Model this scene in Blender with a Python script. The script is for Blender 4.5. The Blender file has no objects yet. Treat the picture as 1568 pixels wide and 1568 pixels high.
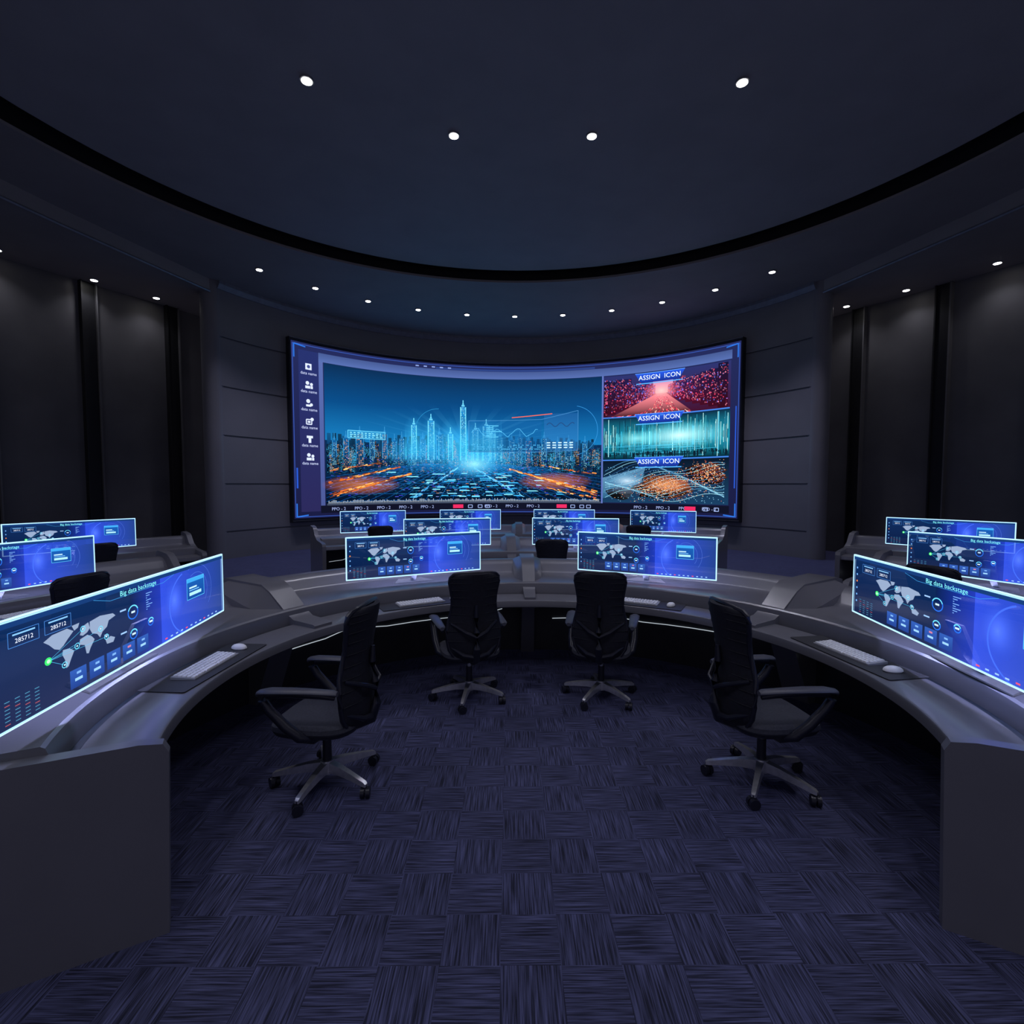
import bpy, math, random
from mathutils import Vector, Matrix
random.seed(7)
scene = bpy.context.scene
scene.view_settings.view_transform = 'Standard'
rad = math.radians

def lin(c):
    out = []
    for x in c[:3]:
        x = x / 255.0
        out.append(x / 12.92 if x <= 0.04045 else ((x + 0.055) / 1.055) ** 2.4)
    out.append(c[3] if len(c) > 3 else 1.0)
    return tuple(out)

# ------------------------------------------------------------------ materials
def new_mat(name):
    m = bpy.data.materials.new(name); m.use_nodes = True
    nt = m.node_tree; nt.nodes.clear()
    out = nt.nodes.new('ShaderNodeOutputMaterial')
    return m, nt, out

def principled(name, col, rough=0.5, metal=0.0, nscale=8.0, namt=0.12, bump=0.0, bscale=200.0, spec=0.5, coat=0.0):
    m, nt, out = new_mat(name)
    b = nt.nodes.new('ShaderNodeBsdfPrincipled')
    b.inputs['Roughness'].default_value = rough
    b.inputs['Metallic'].default_value = metal
    b.inputs['Specular IOR Level'].default_value = spec
    b.inputs['Coat Weight'].default_value = coat
    b.inputs['Coat Roughness'].default_value = 0.18
    tc = nt.nodes.new('ShaderNodeTexCoord')
    n = nt.nodes.new('ShaderNodeTexNoise'); n.inputs['Scale'].default_value = nscale; n.inputs['Detail'].default_value = 4
    nt.links.new(tc.outputs['Object'], n.inputs['Vector'])
    r = nt.nodes.new('ShaderNodeValToRGB')
    c0 = [max(0, x * (1 - namt)) for x in col] + [1]; c1 = [x * (1 + namt) for x in col] + [1]
    r.color_ramp.elements[0].color = c0; r.color_ramp.elements[1].color = c1
    r.color_ramp.elements[0].position = 0.3; r.color_ramp.elements[1].position = 0.7
    nt.links.new(n.outputs['Fac'], r.inputs['Fac']); nt.links.new(r.outputs['Color'], b.inputs['Base Color'])
    if bump > 0:
        n2 = nt.nodes.new('ShaderNodeTexNoise'); n2.inputs['Scale'].default_value = bscale
        nt.links.new(tc.outputs['Object'], n2.inputs['Vector'])
        bp = nt.nodes.new('ShaderNodeBump'); bp.inputs['Strength'].default_value = bump; bp.inputs['Distance'].default_value = 0.005
        nt.links.new(n2.outputs['Fac'], bp.inputs['Height']); nt.links.new(bp.outputs['Normal'], b.inputs['Normal'])
    nt.links.new(b.outputs['BSDF'], out.inputs['Surface'])
    return m

def emission(name, col, strength):
    m, nt, out = new_mat(name)
    e = nt.nodes.new('ShaderNodeEmission'); e.inputs['Color'].default_value = (*col, 1); e.inputs['Strength'].default_value = strength
    nt.links.new(e.outputs[0], out.inputs['Surface'])
    return m

def display_mat(name, strength):
    m, nt, out = new_mat(name)
    a = nt.nodes.new('ShaderNodeAttribute'); a.attribute_name = 'Col'
    e = nt.nodes.new('ShaderNodeEmission'); e.inputs['Strength'].default_value = strength
    t = nt.nodes.new('ShaderNodeBsdfTransparent')
    mx = nt.nodes.new('ShaderNodeMixShader')
    nt.links.new(a.outputs['Color'], e.inputs['Color'])
    nt.links.new(a.outputs['Alpha'], mx.inputs[0]); nt.links.new(t.outputs[0], mx.inputs[1]); nt.links.new(e.outputs[0], mx.inputs[2])
    nt.links.new(mx.outputs[0], out.inputs['Surface'])
    return m

def display_opaque(name, strength):
    m, nt, out = new_mat(name)
    a = nt.nodes.new('ShaderNodeAttribute'); a.attribute_name = 'Col'
    e = nt.nodes.new('ShaderNodeEmission'); e.inputs['Strength'].default_value = strength
    nt.links.new(a.outputs['Color'], e.inputs['Color'])
    nt.links.new(e.outputs[0], out.inputs['Surface'])
    return m

def carpet_mat():
    m, nt, out = new_mat('carpet_tiles')
    b = nt.nodes.new('ShaderNodeBsdfPrincipled'); b.inputs['Roughness'].default_value = 0.85
    b.inputs['Specular IOR Level'].default_value = 0.3
    b.inputs['Sheen Weight'].default_value = 0.6
    b.inputs['Sheen Roughness'].default_value = 0.3
    b.inputs['Sheen Tint'].default_value = (0.55, 0.55, 1.0, 1)
    tc = nt.nodes.new('ShaderNodeTexCoord')
    ch = nt.nodes.new('ShaderNodeTexChecker'); ch.inputs['Scale'].default_value = 1 / 0.235
    nt.links.new(tc.outputs['Object'], ch.inputs['Vector'])
    ns = []
    for sc in ((165, 5, 1), (5, 165, 1)):
        mp = nt.nodes.new('ShaderNodeMapping'); mp.inputs['Scale'].default_value = sc
        nt.links.new(tc.outputs['Object'], mp.inputs['Vector'])
        n = nt.nodes.new('ShaderNodeTexNoise'); n.inputs['Scale'].default_value = 1.0; n.inputs['Detail'].default_value = 3
        nt.links.new(mp.outputs[0], n.inputs['Vector']); ns.append(n)
    mx = nt.nodes.new('ShaderNodeMix'); mx.data_type = 'FLOAT'
    nt.links.new(ch.outputs['Fac'], mx.inputs[0])
    nt.links.new(ns[0].outputs['Fac'], mx.inputs[2]); nt.links.new(ns[1].outputs['Fac'], mx.inputs[3])
    r = nt.nodes.new('ShaderNodeValToRGB')
    r.color_ramp.elements[0].position = 0.38; r.color_ramp.elements[0].color = (0.014, 0.0155, 0.036, 1)
    r.color_ramp.elements[1].position = 0.72; r.color_ramp.elements[1].color = (0.115, 0.125, 0.27, 1)
    nt.links.new(mx.outputs[0], r.inputs['Fac'])
    big = nt.nodes.new('ShaderNodeTexNoise'); big.inputs['Scale'].default_value = 2.2; big.inputs['Detail'].default_value = 1
    nt.links.new(tc.outputs['Object'], big.inputs['Vector'])
    r2 = nt.nodes.new('ShaderNodeValToRGB'); r2.color_ramp.elements[0].color = (0.7, 0.7, 0.7, 1); r2.color_ramp.elements[1].color = (1.2, 1.2, 1.2, 1)
    nt.links.new(big.outputs['Fac'], r2.inputs['Fac'])
    hs = nt.nodes.new('ShaderNodeMix'); hs.data_type = 'RGBA'; hs.blend_type = 'MULTIPLY'; hs.inputs[0].default_value = 1.0
    nt.links.new(r.outputs['Color'], hs.inputs[6]); nt.links.new(r2.outputs['Color'], hs.inputs[7])
    nt.links.new(hs.outputs[2], b.inputs['Base Color'])
    bp = nt.nodes.new('ShaderNodeBump'); bp.inputs['Strength'].default_value = 0.4; bp.inputs['Distance'].default_value = 0.006
    nt.links.new(mx.outputs[0], bp.inputs['Height']); nt.links.new(bp.outputs['Normal'], b.inputs['Normal'])
    nt.links.new(b.outputs['BSDF'], out.inputs['Surface'])
    return m

M_CARPET = carpet_mat()
M_WALL = principled('charcoal_wall_paint', (0.13, 0.126, 0.126), 0.6, nscale=1.2, namt=0.12)
M_PANEL = principled('curved_panel_laminate', (0.20, 0.196, 0.215), 0.42, nscale=1.0, namt=0.06)
M_CEIL = principled('ceiling_paint', (0.31, 0.28, 0.27), 0.75, nscale=1.5, namt=0.05)
M_CEIL2 = principled('ceiling_disc_paint', (0.36, 0.345, 0.35), 0.7, nscale=1.5, namt=0.05)
M_BLACK = principled('black_recess', (0.004, 0.004, 0.005), 0.8)
M_COL = principled('black_pilaster', (0.012, 0.012, 0.013), 0.5)
M_TRIM = principled('trim_metal', (0.26, 0.26, 0.29), 0.4, 0.3)
M_DESK = principled('desk_grey_lacquer', (0.15, 0.149, 0.172), 0.36, nscale=3, namt=0.05, bump=0.015, bscale=600, coat=0.45)
M_DESKD = principled('desk_dark_panel', (0.03, 0.031, 0.037), 0.5)
M_GROOVE = principled('desk_groove', (0.006, 0.014, 0.024), 0.4)
M_LED = emission('led_strip_white', (0.8, 0.9, 1.0), 0.6)
M_MESH = principled('chair_mesh_fabric', (0.007, 0.0075, 0.016), 0.75, nscale=60, namt=0.4, bump=0.3, bscale=500)
M_PLAST = principled('chair_black_plastic', (0.013, 0.014, 0.026), 0.38)
M_SEAT = principled('chair_seat_fabric', (0.045, 0.047, 0.064), 0.85, nscale=80, namt=0.2, bump=0.3, bscale=500)
M_PAD = principled('armrest_pad', (0.07, 0.073, 0.098), 0.42)
M_CHROME = principled('brushed_aluminium', (0.62, 0.62, 0.65), 0.28, 0.75, nscale=40, namt=0.1)
M_WHITE = principled('white_plastic', (0.95, 0.95, 0.96), 0.4, namt=0.02)
M_KEYB = principled('keyboard_base', (0.35, 0.36, 0.4), 0.4)
M_MAT = principled('desk_mat_leather', (0.03, 0.03, 0.037), 0.6, bump=0.1)
M_BEZEL = principled('screen_bezel', (0.025, 0.027, 0.038), 0.35, 0.4)
M_DISP = display_opaque('monitor_display', 1.3)
M_GLASS = display_mat('monitor_glass_display', 1.3)
M_WALLD = display_opaque('video_wall_display', 1.35)
M_GLOW = display_mat('video_wall_overlay', 1.35)
M_LAMP = emission('downlight_lens', (1, 0.98, 0.95), 12)
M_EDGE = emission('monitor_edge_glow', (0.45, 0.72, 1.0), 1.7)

# ------------------------------------------------------------------ mesh builder
class MB:
    def __init__(s):
        s.v = []; s.f = []; s.m = []; s.c = []; s.mats = []
    def mi(s, mat):
        if mat not in s.mats: s.mats.append(mat)
        return s.mats.index(mat)
    def add(s, verts, faces, mat, cols=None):
        o = len(s.v); s.v += [tuple(p) for p in verts]; k = s.mi(mat)
        for f in faces:
            s.f.append(tuple(i + o for i in f)); s.m.append(k)
            s.c.append([cols[i] for i in f] if cols else None)
    def box(s, c, d, mat, rz=0.0, taper=1.0, rx=0.0):
        R = Matrix.Rotation(rz, 3, 'Z') @ Matrix.Rotation(rx, 3, 'X'); vs = []
        for z in (-1, 1):
            t = taper if z > 0 else 1
            for x, y in ((-1, -1), (1, -1), (1, 1), (-1, 1)):
                vs.append(Vector(c) + R @ Vector((x * d[0] / 2 * t, y * d[1] / 2 * t, z * d[2] / 2)))
        s.add(vs, [(3, 2, 1, 0), (4, 5, 6, 7), (0, 1, 5, 4), (1, 2, 6, 5), (2, 3, 7, 6), (3, 0, 4, 7)], mat)
    def loft(s, rings, mat, caps=True, closed=False):
        n = len(rings[0]); vs = [p for r in rings for p in r]; fs = []
        R = len(rings)
        for i in range(R if closed else R - 1):
            a = i * n; b = ((i + 1) % R) * n
            for j in range(n):
                k = (j + 1) % n
                fs.append((a + j, a + k, b + k, b + j))
        if caps and not closed:
            fs.append(tuple(reversed(range(n)))); fs.append(tuple(range((R - 1) * n, R * n)))
        s.add(vs, fs, mat)
    def tube(s, pts, r, mat, n=8, flat=1.0):
        pts = [Vector(p) for p in pts]; N = len(pts)
        if not isinstance(r, (list, tuple)): r = [r] * N
        rings = []
        ref = Vector((0, 0, 1))
        for i, p in enumerate(pts):
            t = (pts[min(i + 1, N - 1)] - pts[max(i - 1, 0)]).normalized()
            u = t.cross(ref)
            if u.length < 0.05: u = t.cross(Vector((0, 1, 0)))
            u.normalize(); w = u.cross(t).normalized()
            rings.append([p + (u * math.cos(2 * math.pi * j / n) + w * math.sin(2 * math.pi * j / n) * flat) * r[i] for j in range(n)])
        s.loft(rings, mat)
    def cyl(s, c, r, h, mat, n=20, axis='Z', r2=None):
        r2 = r if r2 is None else r2; rings = []
        for k, rr in ((-0.5, r), (0.5, r2)):
            ring = []
            for j in range(n):
                a = 2 * math.pi * j / n; p = Vector((rr * math.cos(a), rr * math.sin(a), k * h))
                if axis == 'X': p = Vector((p.z, p.x, p.y))
                if axis == 'Y': p = Vector((p.y, p.z, p.x))
                if isinstance(axis, float): p = Matrix.Rotation(axis, 3, 'Z') @ Vector((p.z, p.x, p.y))
                ring.append(Vector(c) + p)
            rings.append(ring)
        s.loft(rings, mat)
    def sweep(s, prof, cen, a0, a1, n, mat, caps=True):
        rings = []
        for i in range(n + 1):
            a = rad(a0 + (a1 - a0) * i / n); ca, sa = math.cos(a), math.sin(a)
            rings.append([(cen[0] + r * ca, cen[1] + r * sa, z) for r, z in prof])
        s.loft(rings, mat, caps)
    def obj(s, name, loc=(0, 0, 0), rz=0.0, sharp=32, recalc=True):
        me = s.mesh(name, sharp, recalc)
        return place(name, me, loc, rz)
    def mesh(s, name, sharp=32, recalc=True):
        me = bpy.data.meshes.new(name); me.from_pydata(s.v, [], s.f)
        for m in s.mats: me.materials.append(m)
        me.polygons.foreach_set('material_index', s.m)
        if any(c is not None for c in s.c):
            at = me.color_attributes.new('Col', 'FLOAT_COLOR', 'CORNER'); data = []
            for f, c in zip(s.f, s.c):
                for k in range(len(f)): data += list(c[k]) if c else [0, 0, 0, 1]
            at.data.foreach_set('color', data)
        me.update()
        if recalc:
            import bmesh
            bm = bmesh.new(); bm.from_mesh(me); bmesh.ops.recalc_face_normals(bm, faces=bm.faces); bm.to_mesh(me); bm.free()
        me.shade_smooth(); me.set_sharp_from_angle(angle=rad(sharp))
        return me

def place(name, me, loc=(0, 0, 0), rz=0.0, sx=1.0):
    o = bpy.data.objects.new(name, me); scene.collection.objects.link(o)
    o.location = loc; o.rotation_euler = (0, 0, rz); o.scale = (sx, 1, 1); return o

# ------------------------------------------------------------------ text -> polygons
_tc = {}
def text_geo(txt):
    if txt in _tc: return _tc[txt]
    cu = bpy.data.curves.new('t', 'FONT'); cu.body = txt; cu.size = 1.0; cu.align_x = 'CENTER'; cu.align_y = 'CENTER'; cu.resolution_u = 2
    ob = bpy.data.objects.new('t', cu); scene.collection.objects.link(ob)
    dg = bpy.context.evaluated_depsgraph_get(); me = ob.evaluated_get(dg).to_mesh()
    vs = [(v.co.x, v.co.y) for v in me.vertices]; fs = [tuple(p.vertices) for p in me.polygons]
    ob.evaluated_get(dg).to_mesh_clear()
    bpy.data.objects.remove(ob); bpy.data.curves.remove(cu)
    _tc[txt] = (vs, fs); return _tc[txt]

class Canvas:
    """2-D drawing on a display surface. mp(u,v,layer)->xyz, ux = units of u per metre."""
    def __init__(s, mb, mp, mat, ux=1.0, maxu=1e9):
        s.mb = mb; s.mp = mp; s.mat = mat; s.ux = ux; s.maxu = maxu
    def poly(s, pts, col, L=1, mat=None):
        cols = [lin(c) for c in col] if isinstance(col[0], (tuple, list)) else [lin(col)] * len(pts)
        s.mb.add([s.mp(u, v, L) for u, v in pts], [tuple(range(len(pts)))], mat or s.mat, cols)
    def quad(s, bl, br, tr, tl, cb, ct, L=1, mat=None):
        """4-sided patch split along u so it follows a curved screen"""
        n = max(1, int(math.ceil(max(abs(br[0] - bl[0]), abs(tr[0] - tl[0])) / s.maxu)))
        lp = lambda a, b, t: (a[0] + (b[0] - a[0]) * t, a[1] + (b[1] - a[1]) * t)
        for i in range(n):
            s.poly([lp(bl, br, i / n), lp(bl, br, (i + 1) / n), lp(tl, tr, (i + 1) / n), lp(tl, tr, i / n)], [cb, cb, ct, ct], L, mat)
    def rect(s, u0, v0, u1, v1, c, L=1, ctop=None, cr=None, mat=None):
        n = max(1, int(math.ceil(abs(u1 - u0) / s.maxu)))
        for i in range(n):
            a = u0 + (u1 - u0) * i / n; b = u0 + (u1 - u0) * (i + 1) / n
            if cr:
                f = lambda t: tuple(c[k] + (cr[k] - c[k]) * t for k in range(len(c)))
                col = [f(i / n), f((i + 1) / n), f((i + 1) / n), f(i / n)]
            else:
                ct = ctop or c; col = [c, c, ct, ct]
            s.poly([(a, v0), (b, v0), (b, v1), (a, v1)], col, L, mat)
    def line(s, p, q, w, c, L=2, c2=None, mat=None):
        dx = (q[0] - p[0]) / s.ux; dy = q[1] - p[1]; l = math.hypot(dx, dy) or 1
        nx = -dy / l * w / 2 * s.ux; ny = dx / l * w / 2
        n = max(1, int(math.ceil(abs(q[0] - p[0]) / s.maxu))); c2 = c2 or c
        for i in range(n):
            t0, t1 = i / n, (i + 1) / n
            a = (p[0] + (q[0] - p[0]) * t0, p[1] + (q[1] - p[1]) * t0); b = (p[0] + (q[0] - p[0]) * t1, p[1] + (q[1] - p[1]) * t1)
            f = lambda t: tuple(c[k] + (c2[k] - c[k]) * t for k in range(len(c)))
            s.poly([(a[0] - nx, a[1] - ny), (b[0] - nx, b[1] - ny), (b[0] + nx, b[1] + ny), (a[0] + nx, a[1] + ny)], [f(t0), f(t1), f(t1), f(t0)], L, mat)
    def path(s, pts, w, c, L=2):
        for a, b in zip(pts[:-1], pts[1:]): s.line(a, b, w, c, L)
    def arc(s, cu, cv, r, w, c, L=2, a0=0, a1=360, n=24):
        P = [(cu + r * s.ux * math.cos(rad(a0 + (a1 - a0) * i / n)), cv + r * math.sin(rad(a0 + (a1 - a0) * i / n))) for i in range(n + 1)]
        s.path(P, w, c, L)
    def disc(s, cu, cv, r, c, L=2, n=14, edge=None, ry=None, mat=None):
        ry = ry or r; e = edge or c
        mix = lambda t: tuple(c[k] + (e[k] - c[k]) * t for k in range(len(c)))
        K = 1 if r < .3 else 4
        def P(i, t): return (cu + t * r * s.ux * math.cos(2 * math.pi * i / n), cv + t * ry * math.sin(2 * math.pi * i / n))
        for i in range(n):
            for k in range(K):
                t0, t1 = k / K, (k + 1) / K
                if k == 0: s.poly([(cu, cv), P(i, t1), P(i + 1, t1)], [mix(0), mix(t1), mix(t1)], L, mat)
                else: s.poly([P(i, t0), P(i, t1), P(i + 1, t1), P(i + 1, t0)], [mix(t0), mix(t1), mix(t1), mix(t0)], L, mat)
    def text(s, t, u, v, size, c, L=3):
        vs, fs = text_geo(t); k = lin(c)
        s.mb.add([s.mp(u + x * size * s.ux, v + y * size, L) for x, y in vs], fs, s.mat, [k] * len(vs))
    def frame(s, u0, v0, u1, v1, w, c, L=2):
        s.line((u0, v0), (u1, v0), w, c, L); s.line((u0, v1), (u1, v1), w, c, L)
        s.line((u0, v0), (u0, v1), w, c, L); s.line((u1, v0), (u1, v1), w, c, L)

# ------------------------------------------------------------------ room
CX, CY = 0.0, 2.95      # common centre of the desk rings
WC = (0.0, 9.7); WR = 7.9
CZ = 6.8; ZS = 6.5

mb = MB(); mb.add([(-13, -6, 0), (13, -6, 0), (13, 19, 0), (-13, 19, 0)], [(0, 1, 2, 3)], M_CARPET); mb.obj('floor')

mb = MB(); prof = [(WR, 0)]
for z in (0.68, 1.88, 3.08, 4.28, 5.48):
    prof += [(WR, z - 0.02), (WR + 0.05, z - 0.02), (WR + 0.05, z + 0.02), (WR, z + 0.02)]
prof += [(WR, CZ), (WR + 0.45, CZ), (WR + 0.45, 0)]
mb.sweep(prof, WC, 90 - 67.5, 90 + 67.5, 72, M_PANEL)
mb.obj('wall_front')
mb = MB()
for a in (90 - 67.5, 90 + 67.5):
    mb.cyl((WC[0] + (WR + 0.225) * math.cos(rad(a)), WC[1] + (WR + 0.225) * math.sin(rad(a)), CZ / 2), 0.235, CZ, M_PANEL, n=24)
mb.obj('trim_1')
mb = MB()
mb.sweep([(WR - 0.10, CZ - .07), (WR - 0.10, CZ), (WR, CZ), (WR, CZ - .18), (WR - 0.03, CZ - .18)], WC, 90 - 67.5, 90 + 67.5, 72, M_TRIM)
mb.obj('trim_2')

for sgn, side in ((-1, 'left'), (1, 'right')):
    W = [(7.8, 16.6), (8.6, 14.7), (9.65, 12.65), (10.7, 10.6), (11.5, 7.2), (12.0, 3), (12.0, -5)]
    Rr = [(7.55, 13.1), (7.4, 12.6), (7.75, 11.3), (8.25, 9.4), (8.9, 6.5), (9.5, 3), (9.6, -5)]
    mb = MB()
    for a, b in zip(W[:-1], W[1:]):
        d = Vector((b[0] - a[0], b[1] - a[1])); n = Vector((-d.y, d.x)).normalized() * 0.2
        if n.x < 0: n = -n
        P = [(sgn * a[0], a[1]), (sgn * b[0], b[1]), (sgn * (b[0] + n.x), b[1] + n.y), (sgn * (a[0] + n.x), a[1] + n.y)]
        mb.add([(x, y, 0) for x, y in P] + [(x, y, CZ) for x, y in P], [(0, 1, 2, 3), (7, 6, 5, 4), (0, 4, 5, 1), (1, 5, 6, 2), (2, 6, 7, 3), (3, 7, 4, 0)], M_WALL)
    mb.obj('wall_' + side, sharp=5)
    mb = MB(); dist = 0.0; s0 = 1.3
    for a, b in zip(W[:-1], W[1:]):
        A, B = Vector((sgn * a[0], a[1])), Vector((sgn * b[0], b[1])); l = (B - A).length
        while s0 < dist + l:
            p = A + (B - A) * ((s0 - dist) / l); ang = math.atan2((B - A).y, (B - A).x)
            nrm = Vector((-(B - A).y, (B - A).x)).normalized()
            if nrm.x * sgn > 0: nrm = -nrm
            q = p + nrm * 0.04
            mb.box((q.x, q.y, ZS / 2), (0.26, 0.10, ZS), M_COL, ang)
            for e in (-1, 1):
                q2 = p + nrm * 0.07 + (B - A).normalized() * e * 0.145
                mb.box((q2.x, q2.y, ZS / 2), (0.03, 0.14, ZS), M_WALL if e * sgn > 0 else M_COL, ang)
            s0 += 1.85
        dist += l
    mb.obj('trim_3' if sgn < 0 else 'trim_4')
    mb = MB()
    for i in range(len(W) - 1):
        a, b, c, d = Rr[i], Rr[i + 1], W[i + 1], W[i]
        mb.add([(sgn * x, y, ZS) for x, y in (a, b, c, d)], [(0, 1, 2, 3)], M_CEIL)
        mb.add([(sgn * a[0], a[1], ZS), (sgn * b[0], b[1], ZS), (sgn * b[0], b[1], CZ), (sgn * a[0], a[1], CZ)], [(0, 1, 2, 3)], M_CEIL)
        ax = Vector((a[0] * sgn, a[1], ZS + .01)); bx = Vector((b[0] * sgn, b[1], ZS + .01))
        mb.tube([ax, bx], 0.03, M_TRIM, 6)
    mb.obj('ceiling_soffit_' + side, sharp=5)

RC = (0.0, 5.42)
mb = MB(); mb.sweep([(7.4, CZ), (12.95, CZ), (12.95, CZ + .6), (7.6, CZ + .6)], RC, 0, 360, 96, M_CEIL, caps=False)
mb.sweep([(7.36, CZ - .015), (7.36, CZ + .03), (7.43, CZ + .03), (7.43, CZ - .015)], RC, 0, 360, 96, M_CEIL, caps=False)
mb.sweep([(7.42, CZ + .03), (7.42, CZ + .55), (7.44, CZ + .55), (7.44, CZ + .03)], RC, 0, 360, 96, M_BLACK, caps=False)
mb.obj('ceiling_soffit', recalc=True)
mb = MB()
ring = [(RC[0] + 7.5 * math.cos(rad(i * 3.75)), RC[1] + 7.5 * math.sin(rad(i * 3.75)), CZ + .45) for i in range(96)]
mb.add(ring, [tuple(range(96))], M_BLACK)
def dring(r, z): return [(RC[0] + r * math.cos(rad(i * 3.75)), RC[1] + r * math.sin(rad(i * 3.75)), z) for i in range(96)]
mb.loft([dring(7.1, CZ + .17), dring(7.1, CZ + .44)], M_CEIL2)
mb.obj('ceiling')

mbl = MB(); spots = []
def downlight(x, y, z):
    mbl.cyl((x, y, z - 0.012), 0.085, 0.024, M_TRIM, n=20)
    mbl.cyl((x, y, z - 0.026), 0.066, 0.006, M_LAMP, n=20)
    spots.append((x, y, z - 0.05))
for k in range(-5, 6):
    a = rad(90 + k * 11.35 + 0.3)
    downlight(7.07 * math.cos(a), 8.2 + 7.07 * math.sin(a), CZ)
n_main = len(spots)
for x, y in ((-8.95, 13.0), (-9.6, 11.9), (-10.3, 10.4), (-10.7, 8.2), (-11, 6), (-11.2, 3.5), (8.55, 13.5), (9.25, 12.4), (10.0, 10.9), (10.6, 8.7), (11, 6), (11.2, 3.5)):
    downlight(x, y, ZS)
for k in range(12):  # added ring of lamps on the ceiling disc, put in to light the desks
    a = rad(k * 30 + 15)
    downlight(3.9 * math.cos(a), 4.0 + 3.9 * math.sin(a), CZ + .17)
mbl.obj('recessed_downlights')
for i, p in enumerate(spots):
    li = bpy.data.lights.new('downlight_beam', 'SPOT')
    side = n_main <= i < n_main + 12
    edge = i in (0, 1, 9, 10)
    li.energy = (190 if edge else 70) if i < n_main else (18 if side else 88)
    li.spot_size = rad(85 if i < n_main else 125); li.spot_blend = 0.9; li.shadow_soft_size = 0.06
    li.color = (0.74, 0.74, 1.0) if i < n_main else (0.84, 0.84, 1.0)
    lo = bpy.data.objects.new('downlight_beam', li); lo.location = p; scene.collection.objects.link(lo)

# ------------------------------------------------------------------ video wall
mb = MB()
TOP = 5.93; HA = 53.7
mb.sweep([(7.74, 0.86), (7.74, TOP - .06), (7.72, TOP - .04), (7.72, TOP), (7.9, TOP), (7.9, 0.80), (7.72, 0.80), (7.72, 0.84)], WC, 90 - HA, 90 + HA, 64, M_BEZEL)
mb.tube([(WC[0] + 7.73 * math.cos(rad(90 - HA + 2 * HA * i / 60)), WC[1] + 7.73 * math.sin(rad(90 - HA + 2 * HA * i / 60)), TOP) for i in range(61)], .018, M_TRIM, 6)
DEG = 180 / math.pi / 7.73
mpw = lambda u, v, L: (WC[0] + (7.735 - 0.004 * L) * math.sin(rad(u * .984)), WC[1] + (7.735 - 0.004 * L) * math.cos(rad(u * .984)), .9 + (v - .9) * .957)
C = Canvas(mb, mpw, M_WALLD, DEG, 1.7)
C.rect(-54.2, 0.90, 54.2, 6.06, (22, 24, 58), 0, (32, 38, 82))
C.frame(-53.9, 0.95, 53.9, 6.0, 0.02, (50, 80, 165), 1)
for su in (-1, 1):
    for v0, v1 in ((5.99, 5.6), (0.96, 1.35)):
        C.line((su * 53.6, v0), (su * 53.6, v1), 0.035, (40, 105, 205), 2)
        C.line((su * 53.6, v0), (su * 51, v0 + (-.04 if v0 > 3 else .04)), 0.035, (40, 105, 205), 2)
C.line((-53.4, 2.4), (-53.4, 1.8), 0.05, (36, 80, 190), 2); C.line((53.4, 4.2), (53.4, 1.8), 0.035, (36, 80, 190), 2)
C.rect(-52.6, 1.1, -48.2, 5.85, (38, 36, 80), 1, (34, 44, 98))
for i in range(6):
    v = 5.36 - i * 0.53; w = (205, 215, 240)
    if i == 0:
        C.rect(-51.1, v - .06, -49.7, v + .12, w, 3); C.disc(-50.4, v + .03, .05, (60, 70, 130), 4)
    elif i in (1, 5):
        C.disc(-50.7, v + .08, .055, w, 3); C.rect(-51.2, v - .08, -50.1, v + .0, w, 3); C.disc(-49.8, v + .05, .045, w, 3); C.rect(-50.0, v - .08, -49.5, v, w, 3)
    elif i == 2:
        C.disc(-50.6, v + .08, .06, w, 3); C.rect(-51.1, v - .08, -50.0, v - .02, w, 3); C.disc(-49.9, v - .02, .045, w, 3)
    elif i == 3:
        C.frame(-51.1, v - .07, -49.9, v + .07, .03, w, 3); C.disc(-49.8, v + .08, .05, w, 3); C.rect(-50.8, v - .03, -50.2, v + .03, w, 3)
    else:
        C.rect(-51.1, v + .05, -49.7, v + .12, w, 3); C.rect(-50.7, v - .09, -50.1, v + .05, w, 3)
    C.text('data name', -50.4, v - 0.17, 0.12, (190, 200, 235), 3)
C.rect(-48.1, 1.1, -47.1, 5.86, (66, 78, 134), 1, (80, 98, 158))
C.rect(-48.1, 5.60, 52.3, 5.86, (78, 100, 160), 1, (62, 80, 132))
C.rect(-20, 5.87, 20, 5.93, (40, 60, 120), 1)
for u in range(-25, -15, 2): C.rect(u, 5.90, u + .8, 5.94, (130, 150, 210), 2)
# main picture -------------------------------------------------
X = lambda x: -46.9 + 0.687 * x
Y = lambda y: 1.3 + 0.0429 * y
C.rect(X(0), Y(74), X(100), Y(100), (8, 68, 122), 1, (10, 42, 78))
C.rect(X(0), Y(46), X(100), Y(74), (20, 112, 172), 1, (8, 68, 122))
C.rect(X(0), Y(0), X(100), Y(46), (3, 14, 34), 1, (8, 42, 80))
for k in range(14):
    a = rad(20 + k * 10.8)
    C.quad((X(50 - .4), Y(46)), (X(50 + .4), Y(46)), (X(50 + 46 * math.cos(a) + 1.5), Y(46 + 34 * math.sin(a))), (X(50 + 46 * math.cos(a) - 1.5), Y(46 + 34 * math.sin(a))), (90, 200, 240, .15), (60, 160, 220, 0.0), 1.5, M_GLOW)
R = random.Random(3)
def bld(x, w, y0, y1, cb, ct, L=2, win=True, wc=(120, 220, 255), dens=.55):
    C.rect(X(x - w / 2), Y(y0), X(x + w / 2), Y(y1), cb, L, ct)
    if win:
        yy = y0 + .6
        while yy < y1 - .6:
            for k in (-.36, -.12, .12, .36):
                if R.random() < dens:
                    g = R.random() * .7 + .3
                    C.rect(X(x + k * w - .07 * w), Y(yy), X(x + k * w + .07 * w), Y(yy + .45), tuple(int(t * g) for t in wc), L + 1)
            yy += .9
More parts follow.
